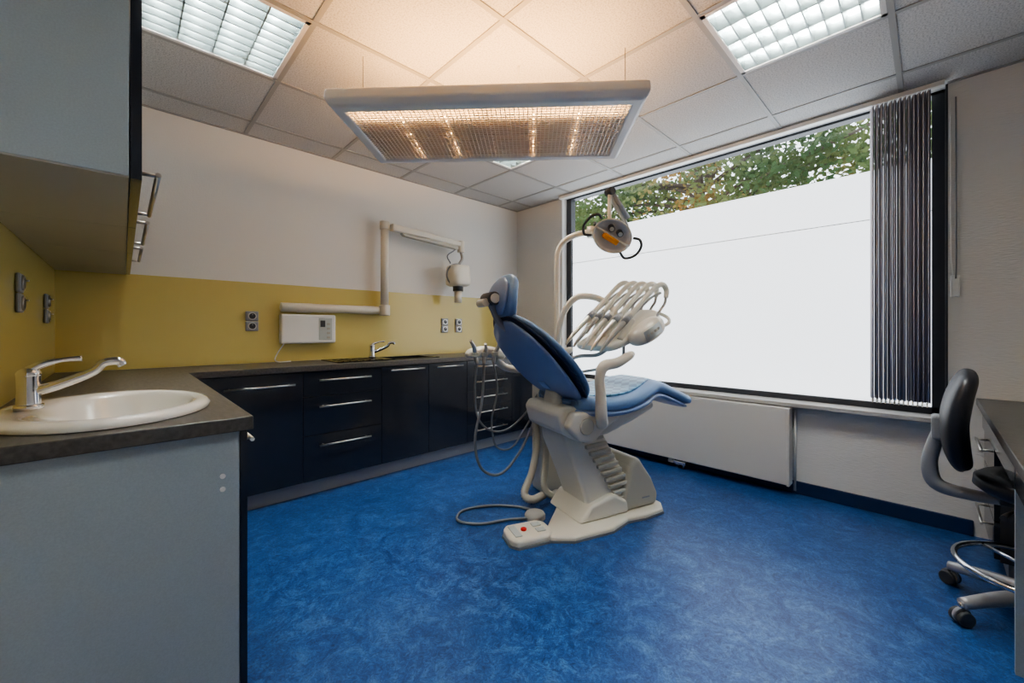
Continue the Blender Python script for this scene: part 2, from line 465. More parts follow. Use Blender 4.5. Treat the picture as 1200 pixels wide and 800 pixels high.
def hbar(name, x0, x1, z, y=2.875):
    tube(name, [(x0, y-.03, z), (x1, y-.03, z)], .006, 'steel', e, 10, smooth=False)
    cyl(name+'_post_a', (x0+.03, y-.03, z), (x0+.03, y, z), .005, 'steel', e, 10)
    cyl(name+'_post_b', (x1-.03, y-.03, z), (x1-.03, y, z), .005, 'steel', e, 10)
top = CZ-.042; bot = .105
front('door_1', .255, .855, bot, top); hbar('handle_1', .42, .80, top-.075)
zs = [bot, .41, .67, top]
for i in range(3):
    front('drawer_%d' % (i+1), .855, 1.405, zs[i], zs[i+1]); hbar('drawer_handle_%d' % (i+1), .95, 1.31, zs[i+1]-.07 if i < 2 else zs[i+1]-.06)
front('door_2', 1.405, 1.815, bot, top); hbar('handle_2', 1.47, 1.76, top-.03)
front('door_3', 1.815, 2.213, bot, top); hbar('handle_3', 1.88, 2.15, top-.03)
zs = [bot, .26, .42, .56, .70, top]
for i in range(5):
    front('small_drawer_%d' % (i+1), 2.213, 2.77, zs[i], zs[i+1]); hbar('small_handle_%d' % (i+1), 2.30, 2.68, zs[i+1]-.055)
front('door_4', 2.77, 3.32, bot, top); hbar('handle_4', 2.85, 3.22, top-.03)
box('carcass_back', .255, 3.32, 2.895, 2.91, bot, top, 'dkgrey_pl', e)
box('plinth_back', .20, 3.32, 2.93, 2.945, 0, bot, 'plinth', e)
ys = [1.345, 1.85, 2.36, 2.874]
for i in range(3):
    box('side_door_%d' % (i+1), .233, .25, ys[i]+.0015, ys[i+1]-.0015, bot, top, 'cab_front', e, .001)
    tube('side_handle_%d' % (i+1), [(.278, ys[i]+.06, top-.045), (.278, ys[i+1]-.06, top-.045)], .006, 'steel', e, 10, smooth=False)
    for k, yy in enumerate((ys[i]+.09, ys[i+1]-.09)):
        cyl('side_post_%d_%d' % (i+1, k+1), (.25, yy, top-.045), (.278, yy, top-.045), .005, 'steel', e, 10)
box('door_edge', .233, .25, 1.325, 1.346, 0.0, top, 'cab_front', e)
box('plinth_left', .185, .20, 1.345, 2.945, 0, bot, 'plinth', e)

# ------------------------------------------------------------------ wash basin (oval)
e = empty('wash_basin')
cx, cy = BC; A, B = .235, .31
rings = [(cx, cy, .882, A, B), (cx, cy, .892, A+.002, B+.002), (cx, cy, .902, A-.008, B-.008), (cx, cy, .906, A-.022, B-.022),
         (cx+.004, cy, .904, A-.036, B-.036), (cx+.022, cy, .900, A-.064, B-.05), (cx+.026, cy, .890, A-.074, B-.06), (cx+.027, cy, .86, A-.088, B-.075),
         (cx+.025, cy, .81, A-.115, B-.11), (cx+.02, cy, .77, A-.155, B-.16), (cx+.015, cy, .752, A-.195, B-.25), (cx+.015, cy, .748, .02, .02)]
o = lathe('bowl', rings, 'ceramic', e, 64)
cyl('drain', (cx+.015, cy, .747), (cx+.015, cy, .752), .022, 'chrome', e)
cyl('overflow', (-.172, cy, .86), (-.160, cy, .857), .009, 'chrome', e)

def faucet(name, base, ang, L=.22, sc=1.0):
    e = empty(name, base, ang)
    cyl('base_ring', (0, 0, 0), (0, 0, .012), .028, 'chrome', e)
    tube('body', [(0, 0, .01), (0, 0, .05), (0, 0, .095)], [.024, .022, .023], 'chrome', e, 24)
    ball('cap', (0, 0, .095), .024, .024, .018, 'chrome', e)
    tube('spout', [(.0, 0, .045), (.05, 0, .06), (.12, 0, .092), (L-.03, 0, .118), (L, 0, .122), (L+.01, 0, .108)], [.015, .014, .012, .011, .012, .011], 'chrome', e, 16)
    tube('lever', [(0, 0, .105), (.02, 0, .118), (.06, .004, .130), (.10, .006, .133)], [.012, .010, .006, .008], 'chrome', e, 12)
    return e
faucet('basin_faucet', (-.185, 1.70, .904), math.radians(-4), L=.175)

# back sink
e = empty('inset_sink')
boxes('rim', [(SX0, SX1, SY0, SY0+.03, CZ+.001, CZ+.007), (SX0, SX1, SY1-.05, SY1, CZ+.001, CZ+.007), (SX1-.04, SX1, SY0, SY1, CZ+.001, CZ+.007), (SX0, SX0+.45, SY0, SY1, CZ+.001, CZ+.007)], 'blacksink', e, .002)
boxes('bowl', [(SX0+.445, SX1-.035, SY0+.025, SY1-.045, .73, .735), (SX0+.443, SX0+.448, SY0+.025, SY1-.045, .73, CZ+.003), (SX1-.038, SX1-.033, SY0+.025, SY1-.045, .73, CZ+.003),
               (SX0+.445, SX1-.035, SY0+.023, SY0+.028, .73, CZ+.003), (SX0+.445, SX1-.035, SY1-.047, SY1-.042, .73, CZ+.003)], 'blacksink', e)
boxes('drainer_ribs', [(SX0+.06+.05*i, SX0+.066+.05*i, SY0+.05, SY1-.07, CZ+.007, CZ+.010) for i in range(7)], 'blacksink', e)
faucet('sink_faucet', (1.50, 3.245, CZ+.007), math.radians(-25), L=.17)

# ------------------------------------------------------------------ wall cabinet
e = empty('wall_cabinet')
z0, z1, y0, y1, xf = 1.45, 1.86, 1.21, 3.355, .03
ys = [y0, 1.80, 2.40, 3.0, y1]
box('carcass', XL+.009, xf-.021, y0, y1, z0+.004, z1, 'cab_grey', e, .001)
for i in range(4):
    box('underside_%d' % (i+1), XL+.009, xf-.021, ys[i]+.0015, ys[i+1]-.0015, z0, z0+.005, 'cab_under', e)
    box('door_%d' % (i+1), xf-.019, xf, ys[i]+.0015, ys[i+1]-.0015, z0, z1, 'cab_front', e, .001)
    if i < 3:
        a, b = ys[i]+.06, ys[i+1]-.06
        tube('handle_%d' % (i+1), [(xf+.03, a, z0+.035), (xf+.03, b, z0+.035)], .006, 'steel', e, 10, smooth=False)
        for k, yy in enumerate((a+.01, b-.01)):
            cyl('post_%d_%d' % (i+1, k), (xf, yy, z0+.035), (xf+.03, yy, z0+.035), .005, 'steel', e, 10)

# ------------------------------------------------------------------ sockets
def socket(x, z, n=1, wall='back', y=None):
    e = empty('power_socket', (x, YB-.009, z) if wall == 'back' else (XL+.009, y, z), 0 if wall == 'back' else math.radians(90))
    for i in range(n):
        dz = (i-(n-1)/2)*.071
        box('plate_%d' % (i+1), -.04, .04, -.012, 0, dz-.0345, dz+.0345, 'grey_pl', e, .006)
        cyl('rim_%d' % (i+1), (0, -.018, dz), (0, -.011, dz), .026, 'steel', e, 24)
        cyl('well_%d' % (i+1), (0, -.0185, dz), (0, -.0175, dz), .02, 'dkgrey_pl', e, 24)
        cyl('pin_%d' % (i+1), (0, -.028, dz+.01), (0, -.018, dz+.01), .0025, 'steel', e, 8)
socket(.66, 1.18, 2); socket(2.30, 1.16, 2); socket(2.47, 1.16, 2)
socket(0, 1.25, 2, 'left', 2.25); socket(0, 1.22, 2, 'left', 2.95)

# ------------------------------------------------------------------ dental x-ray on wall
e = empty('dental_xray_unit')
box('control_box', .83, 1.22, 3.285, YB-.009, 1.015, 1.235, 'white_pl', e, .012)
box('control_panel', 1.09, 1.19, 3.280, 3.286, 1.04, 1.21, 'display', e, .004)
for i in range(4): box('key_%d' % (i+1), 1.15, 1.172, 3.277, 3.281, 1.05+.035*i, 1.065+.035*i, 'cream_d', e)
box('screen', 1.10, 1.135, 3.277, 3.281, 1.14, 1.19, 'dkgrey_pl', e)
tube('power_cable', [(.86, 3.33, 1.015), (.82, 3.335, .95), (.80, 3.33, .90), (.82, 3.30, .884), (.90, 3.31, .884)], .004, 'white_pl', e, 8)
cyl('wall_beam', (.83, 3.30, 1.285), (1.66, 3.30, 1.285), .033, 'cream', e, 24, bevel=.004)
boxes('wall_mount', [(.95, 1.05, 3.30, YB-.009, 1.25, 1.32), (1.45, 1.55, 3.30, YB-.009, 1.25, 1.32)], 'cream', e, .006)
cyl('joint_low', (1.624, 3.27, 1.24), (1.624, 3.27, 1.33), .045, 'cream', e, bevel=.006)
tube('column', [(1.624, 3.27, 1.33), (1.624, 3.27, 2.03)], .034, 'cream', e, 20, smooth=False)
cyl('joint_top', (1.624, 3.27, 1.98), (1.624, 3.27, 2.05), .042, 'cream', e, bevel=.006)
prism('upper_arm', [(1.66, 2.03), (1.66, 1.97), (2.0, 1.955), (2.38, 1.93), (2.40, 1.98), (2.0, 2.01)], 'y', 3.19, 3.26, 'cream', e, .012)
prism('fore_arm', [(1.75, 1.965), (1.78, 1.94), (2.36, 1.90), (2.36, 1.935)], 'y', 3.20, 3.25, 'cream_d', e, .006)
cyl('arm_end', (2.40, 3.22, 1.88), (2.40, 3.22, 1.99), .035, 'cream', e, bevel=.004)
tube('head_stem', [(2.40, 3.22, 1.89), (2.41, 3.21, 1.82), (2.36, 3.19, 1.76), (2.33, 3.17, 1.72)], .014, 'hose', e, 12)
pts = [(2.33+.13*math.cos(a), 3.17, 1.64+.11*math.sin(a)) for a in [math.radians(t) for t in range(60, 301, 20)]]
tube('yoke', pts, .008, 'hose_d', e, 8)
loft('tube_head', [((2.33, 3.17, 1.735), .08, .07), ((2.33, 3.17, 1.725), .095, .09), ((2.33, 3.17, 1.65), .10, .10), ((2.33, 3.17, 1.56), .10, .10), ((2.33, 3.17, 1.535), .075, .07)], 'cream', e, ex=4)
cyl('cone_neck', (2.33, 3.17, 1.49), (2.33, 3.17, 1.55), .05, 'dkgrey_pl', e)
cyl('cone', (2.33, 3.17, 1.38), (2.33, 3.17, 1.49), .036, 'cream', e)
tube('head_cable', [(2.38, 3.24, 1.93), (2.30, 3.20, 1.88), (2.22, 3.19, 1.82), (2.25, 3.18, 1.75)], .006, 'hose_d', e, 8)

# ------------------------------------------------------------------ pendant light
e = empty('pendant_ceiling_light', (1.309, 1.503, 2.07), math.radians(-46.6))
LX, LY = .67, .30
prof = [(0, .005), (0.012, 0), (.05, .0), (.055, .012), (.05, .07), (.012, .085), (-.012, .07), (-.015, .03)]
def frame_sweep(name, LX, LY, prof, m, parent):
    V = []; n = len(prof)
    for (sx, sy) in ((-1, -1), (1, -1), (1, 1), (-1, 1)):
        for (q, z) in prof: V.append((sx*(LX-q), sy*(LY-q), z))
    F = []
    for c in range(4):
        d = (c+1) % 4
        for k in range(n): F.append((c*n+k, c*n+(k+1) % n, d*n+(k+1) % n, d*n+k))
    o = obj_from(name, V, F, m, parent); return bev(o, .006, 2)
frame_sweep('frame', LX, LY, prof, 'lampframe', e)
G = []
nx, ny = 62, 26
for i in range(nx+1):
    x = -(LX-.05)+2*(LX-.05)*i/nx; G.append((x-.0018, x+.0018, -(LY-.05), LY-.05, .004, .009))
for j in range(ny+1):
    y = -(LY-.05)+2*(LY-.05)*j/ny; G.append((-(LX-.05), LX-.05, y-.0018, y+.0018, .005, .010))
boxes('wire_grid', G, 'wgrid', e)
xs = [-(LX-.055)+i*(2*(LX-.055)/6) for i in range(7)]
boxes('diffuser_trays', [(xs[i]+.004, xs[i+1]-.004, -.175, LY-.055, .030, .033) for i in range(6)], 'diff', e)
boxes('diffuser_ribs', [(-(LX-.055), LX-.055, -.175+.052*j, -.170+.052*j, .022, .031) for j in range(9)], 'diff', e)
for i in range(4):
    y = -.205+.137*i
    cyl('tube_%d' % (i+1), (-(LX-.07), y, .058), (LX-.07, y, .058), .013, 'wtube', e, 12)
boxes('tube_holders', [(-(LX-.05), -(LX-.075), -.23, .23, .035, .08), (LX-.075, LX-.05, -.23, .23, .035, .08), (-.012, .012, -.25, .25, .04, .05)], 'lampframe', e)
for i, (x, y) in enumerate(((-.655, .02), (.655, .02))):
    cyl('wire_%d' % (i+1), (x, y, .07), (x, y, .43), .0015, 'dkgrey_pl', e, 6)
    cyl('hook_%d' % (i+1), (x, y, .07), (x, y, .11), .006, 'steel', e, 10)
tube('power_cord', [(.1, .1, .05), (.12, .12, .25), (.13, .13, .43)], .004, 'white_pl', e, 8)

# ------------------------------------------------------------------ dental chair
C = empty('dental_chair', (2.07, 1.455, 0), math.radians(-17))
PL = [(-.43, -.15), (-.41, -.20), (-.30, -.26), (-.05, -.27), (.10, -.22), (.22, -.235), (.38, -.22), (.44, -.15), (.45, .10), (.40, .24), (.28, .32), (.06, .33), (-.05, .24), (-.24, .04)]
prism('base_plate', PL, 'z', 0.0, .032, 'cream', C, .012)
prism('base_skirt', [(x*1.012, y*1.015) for x, y in PL], 'z', 0.0, .012, 'hose_d', C, 0)
prism('lift_column_shell', [(-.29, .60), (-.06, .62), (.05, .42), (.17, .24), (.20, .06), (-.10, .06), (-.17, .24), (-.27, .47)], 'y', -.13, .13, 'cream', C, .02, 4)
bel = [(-.14+.028*i, .50-.042*i) for i in range(10)]
for i, (s, z) in enumerate(bel):
    prism('bellows_%d' % (i+1), [(s-.03, z), (s+.12, z+.012), (s+.125, z-.01), (s-.025, z-.022)], 'y', -.15, .15, 'cream_d', C, .004, 1)
prism('rear_cover', [(.10, .03), (.40, .03), (.41, .10), (.36, .20), (.26, .33), (.22, .35), (.18, .30)], 'y', -.16, .16, 'cream_d', C, .03, 4)
prism('column_foot', [(-.20, .03), (.16, .03), (.15, .10), (.05, .16), (-.12, .12)], 'y', -.17, .17, 'cream', C, .02, 4)
box('rear_cover_mark', .27, .33, -.162, -.160, .09, .098, 'grey_pl', C)
prism('seat_mechanism', [(-.36, .66), (-.33, .56), (-.22, .50), (-.02, .52), (.18, .58), (.34, .64), (.34, .68), (-.33, .70)], 'y', -.19, .19, 'cream', C, .03, 4)
prism('side_cover', [(-.30, .68), (-.34, .60), (-.26, .52), (-.16, .50), (-.10, .56), (.02, .62), (.02, .66)], 'y', -.25, -.19, 'cream', C, .02, 4)
cyl('pivot_cap', (-.22, -.262, .60), (-.22, -.25, .60), .045, 'cream_d', C, 28, bevel=.004)
loft('seat_cushion', [((-.24, 0, .715), .17, .02), ((-.22, 0, .712), .24, .045), ((-.05, 0, .70), .275, .05), ((.12, 0, .71), .27, .05), ((.26, 0, .745), .24, .05), ((.38, 0, .765), .205, .045),
                      ((.51, 0, .725), .19, .04), ((.64, 0, .675), .175, .036), ((.73, 0, .645), .14, .03), ((.77, 0, .632), .07, .012)], 'blue_pad', C, ex=3.2)
loft('seat_base_shell', [((-.26, 0, .672), .18, .015), ((-.20, 0, .665), .25, .03), ((0, 0, .655), .27, .03), ((.2, 0, .675), .25, .028), ((.37, 0, .715), .20, .024), ((.57, 0, .655), .17, .02), ((.71, 0, .608), .12, .014)], 'blue_shell', C, ex=3)
loft('seat_quilt', [((-.20, 0, .752), .14, .006), ((-.05, 0, .746), .215, .010), ((.12, 0, .757), .21, .010), ((.25, 0, .790), .18, .010), ((.36, 0, .812), .13, .004)], 'quilt', C, ex=3.5)
def bp(t, off=0):
    a = Vector((-.17, 0, .72)); b = Vector((-.585, 0, 1.155)); d = (b-a); n = Vector((d.z, 0, -d.x)).normalized()
    p = a+d*t; return p+n*off
loft('backrest_shell', [(bp(-.03, .0), .06, .008), (bp(.03, -.015), .17, .02), (bp(.18, -.028), .245, .028), (bp(.42, -.032), .285, .03), (bp(.68, -.028), .275, .028), (bp(.88, -.018), .215, .022), (bp(1.0, -.006), .12, .012), (bp(1.03, 0), .05, .005)], 'blue_shell', C, ex=2.3)
loft('backrest_piping', [(bp(-.045, .018), .06, .008), (bp(.02, .006), .19, .010), (bp(.18, .0), .27, .010), (bp(.42, .0), .31, .010), (bp(.68, .0), .30, .010), (bp(.9, .005), .235, .010), (bp(1.04, .01), .13, .008), (bp(1.07, .014), .05, .005)], 'navy', C, ex=2.3)
loft('backrest_cushion', [(bp(-.04, .04), .06, .012), (bp(.02, .035), .18, .025), (bp(.18, .035), .265, .034), (bp(.42, .038), .305, .036), (bp(.68, .036), .295, .034), (bp(.9, .033), .23, .028), (bp(1.03, .03), .13, .018), (bp(1.06, .03), .05, .008)], 'blue_pad', C, ex=2.5)
loft('backrest_label', [(bp(.24, -.061), .035, .003), (bp(.33, -.0625), .035, .003)], 'label', C, ex=8)
loft('back_bracket', [((-.30, 0, .64), .07, .03), ((-.27, 0, .72), .08, .03), (bp(.18, -.045), .06, .02)], 'cream', C)
tube('headrest_stem', [bp(.92, -.01), bp(1.05, -.02), (-.655, 0, 1.23), (-.672, 0, 1.28)], [.02, .018, .018, .02], 'grey_pl', C, 14)
cyl('headrest_knob', (-.672, -.06, 1.285), (-.672, .06, 1.285), .036, 'dkgrey_pl', C, 28, bevel=.004)
cyl('headrest_knob_cap', (-.672, -.068, 1.285), (-.672, -.06, 1.285), .026, 'cream', C, 28, bevel=.002)
cyl('headrest_grip', (-.715, -.045, 1.262), (-.715, .045, 1.262), .022, 'cream', C, 20, bevel=.003)
loft('headrest_plate', [((-.625, 0, 1.20), .05, .01), ((-.632, 0, 1.24), .10, .016), ((-.632, 0, 1.30), .12, .018), ((-.615, 0, 1.36), .10, .016), ((-.60, 0, 1.40), .04, .008)], 'blue_shell', C, ex=2.4)
loft('headrest_cushion', [((-.578, 0, 1.185), .05, .015), ((-.582, 0, 1.20), .105, .032), ((-.592, 0, 1.25), .135, .038), ((-.592, 0, 1.31), .14, .038), ((-.575, 0, 1.37), .12, .036), ((-.56, 0, 1.405), .08, .026), ((-.553, 0, 1.415), .03, .01)], 'blue_pad', C, ex=2.6)
for nm, sg in (('armrest_near', -1), ('armrest_far', 1)):
    y = .30*sg
    tube(nm, [(-.10, .20*sg, .60), (-.13, .27*sg, .61), (-.16, y, .66), (-.165, y, .78), (-.17, y, .87), (-.14, y, .925), (-.05, y, .94), (.04, y*.98, .975), (.07, y*.97, .985)],
         [.030, .030, .032, .028, .026, .030, .028, .024, .015], 'cream', C, 16)
pil = (-.04, .43)
box('utility_pillar', pil[0]-.09, pil[0]+.09, pil[1]-.08, pil[1]+.08, .0, .88, 'cream', C, .025)
prism('pillar_bracket', [(-.10, .2), (.06, .2), (.06, .3), (-.10, .3)], 'z', .46, .58, 'cream_d', C, .01)
box('pillar_arm', -.09, .05, .18, .37, .40, .54, 'cream_d', C, .015)
tube('light_post', [(.06, .46, .86), (.06, .46, 1.2), (.06, .46, 1.58), (.065, .455, 1.68), (.10, .43, 1.755), (.17, .37, 1.80), (.25, .31, 1.815)], .021, 'cream', C, 16)
cyl('post_collar', (.06, .46, .86), (.06, .46, .96), .032, 'cream', C)
cyl('light_joint', (.25, .31, 1.775), (.25, .31, 1.85), .03, 'cream', C)
tube('light_arm_low', [(.25, .31, 1.83), (.33, .25, 1.80), (.47, .16, 1.78)], .012, 'dkgrey_pl', C, 12)
tube('light_arm', [(.47, .16, 1.78), (.44, .17, 1.87), (.34, .18, 2.0), (.31, .18, 2.07)], .014, 'steel', C, 12)
tube('light_arm_cover', [(.455, .165, 1.90), (.335, .18, 2.05)], .022, 'grey_pl', C, 12, smooth=False)
tube('light_drop', [(.31, .18, 2.08), (.305, .18, 1.99), (.305, .18, 1.86)], .014, 'cream', C, 12)
cyl('light_drop_joint', (.31, .15, 2.07), (.31, .21, 2.07), .026, 'dkgrey_pl', C)
# light head in its own frame: opening along local -z
LH = D.objects.new('light_head', None); COL.objects.link(LH); LH.parent = C
LH.location = (.31, .16, 1.765); LH.empty_display_size = .05
LH.rotation_mode = 'QUATERNION'
LH.rotation_quaternion = Vector((0, 0, -1)).rotation_difference(Vector((-.45, -.72, -.50)).normalized())
lathe('reflector', [(0, 0, .075, .015, .012), (0, 0, .070, .05, .04), (0, 0, .05, .09, .075), (0, 0, .01, .125, .10), (0, 0, -.015, .135, .11), (0, 0, -.02, .135, .11), (0, 0, -.018, .128, .103), (0, 0, .008, .115, .092), (0, 0, .042, .08, .065), (0, 0, .06, .04, .03)], 'dish', LH, 40)
V, F = sweep([Vector((.135*math.cos(t), .11*math.sin(t), -.018)) for t in [2*math.pi*k/40 for k in range(41)]], .006, 8, False)
autosm(obj_from('rim', V, F, 'cream', LH))
box('bulb_shield', -.060, .060, .0, .040, -.040, .010, 'orange', LH, .010)
for k, xx in enumerate((-.035, .035)):
    cyl('bulb_socket_%d' % (k+1), (xx, -.04, -.03), (xx, -.04, .02), .022, 'dkgrey_pl', LH, 20, bevel=.003)
    cyl('bulb_lens_%d' % (k+1), (xx, -.04, -.033), (xx, -.04, -.029), .015, 'display', LH, 20)
box('centre_bar', -.13, .13, -.006, .006, -.028, -.018, 'cream', LH, .003)
for k, sg in enumerate((-1, 1)):
    tube('handle_%d' % (k+1), [(sg*.12, .07, .0), (sg*.17, .085, -.01), (sg*.21, .03, -.03), (sg*.205, -.04, -.04), (sg*.17, -.075, -.03), (sg*.13, -.06, -.01)], .009, 'dkgrey_pl', LH, 10)
tube('yoke', [(-.14, 0, .0), (-.13, 0, .07), (-.05, .03, .12), (.05, .03, .12), (.13, 0, .07), (.14, 0, .0)], .010, 'dkgrey_pl', LH, 10)
# delivery unit
tube('delivery_arm', [(.0, .40, .86), (.0, .36, 1.02), (.0, .33, 1.16), (.03, .31, 1.26), (.09, .28, 1.335), (.15, .25, 1.35), (.22, .19, 1.33), (.27, .12, 1.27), (.29, .08, 1.18)], .022, 'cream', C, 16)
DU = D.objects.new('delivery_unit', None); COL.objects.link(DU); DU.parent = C; DU.location = (-.085, 0, 0); DU.empty_display_size = .05
loft('delivery_body', [((.10, .0, 1.005), .10, .01), ((.12, .0, 1.015), .18, .028), ((.26, .0, 1.075), .19, .045), ((.40, .0, 1.15), .19, .05), ((.50, .0, 1.21), .16, .045), ((.54, .0, 1.235), .07, .012)], 'cream', DU, ex=3.4)
hx = -.055
loft('control_head', [((.26+hx, -.225, 1.05), .02, .02), ((.29+hx, -.23, 1.065), .05, .045), ((.37+hx, -.23, 1.105), .06, .06), ((.45+hx, -.23, 1.15), .055, .055), ((.49+hx, -.23, 1.175), .02, .02)], 'cream', DU, ex=2.8)
loft('control_keypad', [((.31+hx, -.287, 1.075), .032, .003), ((.43+hx, -.287, 1.14), .032, .003)], 'display', DU, wa=(-.45, 0, .9), ex=5)
for i in range(4): cyl('control_key_%d' % (i+1), (.328+hx+.027*i, -.293, 1.085+.0145*i), (.328+hx+.027*i, -.289, 1.085+.0145*i), .008, 'cream_d', DU, 12)
tube('delivery_handle', [(.42, -.22, 1.13), (.49, -.24, 1.16), (.54, -.18, 1.20), (.55, -.06, 1.235), (.51, .0, 1.235)], .011, 'cream', DU, 10)
for i in range(5):
    y = -.17+.075*i; dz = .010*i; ds = -.006*i
    tube('instrument_holder_%d' % (i+1), [(.17+ds, y, 1.06+dz), (.22+ds, y, 1.13+dz), (.26+ds, y, 1.18+dz)], [.018, .021, .024], 'cream', DU, 12)
    tube('handpiece_%d' % (i+1), [(.01+ds, y-.012, .985+dz), (.04+ds, y-.01, 1.02+dz), (.13+ds, y, 1.10+dz), (.25+ds, y, 1.20+dz)], [.006, .011, .015, .019], ('hose', 'steel', 'cream', 'hose', 'steel')[i], DU, 12)
    tube('handpiece_collar_%d' % (i+1), [(.20+ds, y, 1.162+dz), (.232+ds, y, 1.188+dz)], .0205, 'grey_pl', DU, 12, smooth=False)
    tube('whip_arm_%d' % (i+1), [(.25+ds, y, 1.20+dz), (.33+ds, y, 1.275+dz), (.41+ds, y, 1.345+dz), (.47+ds, y, 1.39+dz), (.52+ds, y, 1.40+dz), (.55+ds, y, 1.365+dz), (.545+ds, y, 1.32+dz)], [.018, .014, .015, .017, .018, .017, .014], 'cream', DU, 12)
    tube('hose_%d' % (i+1), [(.545+ds, y, 1.325+dz), (.535+ds, y, 1.285+dz), (.505+ds, y, 1.25+dz), (.46, y, 1.20)], .008, 'hose', DU, 8)
    tube('hose_back_%d' % (i+1), [(.22+ds, y+.012, 1.16+dz), (.34+ds, y+.014, 1.25+dz), (.43+ds, y+.014, 1.315+dz), (.51+ds, y+.01, 1.35+dz)], .008, 'hose', DU, 8)
tube('delivery_hose_loop', [(.14, -.05, 1.03), (.10, .05, .96), (.05, .2, .94), (-.01, .36, .87)], .012, 'hose', C, 10)
tube('delivery_hose_loop_2', [(.18, -.10, 1.04), (.19, -.06, .92), (.16, .12, .86), (.03, .38, .80)], .009, 'hose', C, 10)
# assistant side
tube('assistant_arm', [(-.06, .44, .83), (-.20, .46, .84), (-.34, .475, .86), (-.42, .48, .92)], .024, 'cream', C, 14)
loft('assistant_holder', [((-.64, .45, .955), .03, .012), ((-.60, .46, .965), .055, .03), ((-.50, .48, .975), .065, .036), ((-.40, .49, .955), .055, .036), ((-.36, .49, .93), .03, .02)], 'cream', C, ex=3)
Hs = [(-.60, -.01, 1.05, -.03), (-.535, .0, 1.03, .01), (-.455, .012, 1.045, .035)]
for i, (s, wy, zt, tl) in enumerate(Hs):
    tube('suction_handle_%d' % (i+1), [(s+tl-.02, .36+wy, zt), (s+tl*.5, .39+wy, zt-.04), (s, .405+wy, .96), (s-tl*.3, .40+wy, .90)], [.009, .013, .015, .010], ('steel', 'cream', 'hose')[i], C, 12)
    boxes('holder_ring_%d' % (i+1), [(s-.02, s+.02, .385+wy, .44+wy, .945, .975)], 'cream_d', C, .006)
    x0 = s-tl*.3
    P = [[(x0, .40+wy, .90), (x0-.01, .40, .74), (x0+.01, .40, .56), (x0+.09, .39, .47), (x0+.22, .40, .46), (x0+.36, .41, .55), (-.12, .42, .68)],
         [(x0, .40+wy, .90), (x0-.02, .39, .66), (x0-.07, .38, .42), (x0-.03, .37, .24), (x0+.10, .36, .19), (x0+.26, .38, .32), (-.13, .41, .55)],
         [(x0, .40+wy, .90), (x0+.02, .40, .72), (x0-.02, .40, .52), (x0+.01, .39, .36), (x0+.11, .38, .34), (x0+.22, .40, .44), (-.12, .42, .60)]][i]
    tube('suction_hose_%d' % (i+1), P, .0065 if i != 1 else .009, 'hose_d', C, 10)
ribbed('umbilical_hose', [(-.13, .40, .62), (-.17, .38, .50), (-.18, .34, .36), (-.25, .28, .20), (-.33, .24, .09), (-.30, .20, .055), (-.20, .22, .06)], .026, 'cream_d', C)
ribbed('umbilical_hose_2', [(-.13, .34, .55), (-.14, .30, .42), (-.16, .26, .26), (-.20, .22, .12), (-.16, .20, .06), (-.10, .22, .055)], .024, 'cream_d', C)

# foot control
F0 = empty('foot_control', (1.575, 1.505, 0), math.radians(-22))
prism('housing', [(-.13, -.06), (-.10, -.10), (.08, -.095), (.12, -.05), (.12, .05), (.08, .09), (-.10, .09), (-.13, .05)], 'z', .004, .045, 'cream', F0, .014, 3)
prism('foot_rim', [(-.135, -.06), (-.10, -.105), (.08, -.10), (.125, -.05), (.125, .05), (.08, .095), (-.10, .095), (-.135, .05)], 'z', 0, .012, 'hose_d', F0)
cyl('button_red', (-.03, .0, .044), (-.03, .0, .056), .016, 'red', F0, bevel=.003)
boxes('rocker_keys', [(.03, .08, -.05, -.01, .044, .052), (.03, .08, .01, .05, .044, .052), (-.10, -.06, -.06, .06, .044, .05)], 'display', F0, .003)
F1 = empty('foot_pedal', (1.765, 1.635, 0), 0)
lathe('disc', [(0, 0, .0, .062, .062), (0, 0, .02, .062, .062), (0, 0, .032, .055, .055), (0, 0, .038, .03, .03), (0, 0, .039, .005, .005)], 'hose', F1, 36)
tube('cable', [(.05, .03, .012), (.02, .16, .009), (-.10, .30, .009), (-.26, .36, .009), (-.36, .28, .009), (-.30, .16, .009), (-.14, .08, .009), (-.055, .01, .012)], .0075, 'hose_d', F1, 10)

# ------------------------------------------------------------------ desk
e = empty('desk')
box('desktop', 1.70, XR-.003, YF+.001, -.17, .712, .75, 'counter', e, .003)
box('apron', 1.72, XR-.02, -.205, -.19, .60, .712, 'cab_front', e)
box('side_panel', 2.085, 2.105, YF+.016, -.19, 0, .712, 'cab_grey', e)
box('drawer_carcass', 2.82, XR-.018, YF+.02, -.215, .08, .60, 'dkgrey_pl', e)
for i in range(3):
    box('drawer_%d' % (i+1), 2.822, XR-.02, -.215, -.197, .09+.17*i, .255+.17*i, 'cab_front', e, .001)
    tube('drawer_handle_%d' % (i+1), [(2.90, -.165, .21+.17*i), (3.24, -.165, .21+.17*i)], .006, 'steel', e, 10, smooth=False)
    for k, xx in enumerate((2.93, 3.21)): cyl('post_%d_%d' % (i+1, k+1), (xx, -.198, .21+.17*i), (xx, -.165, .21+.17*i), .005, 'steel', e, 10)
box('desk_plinth', 2.84, XR-.02, YF+.02, -.24, 0, .08, 'plinth', e)

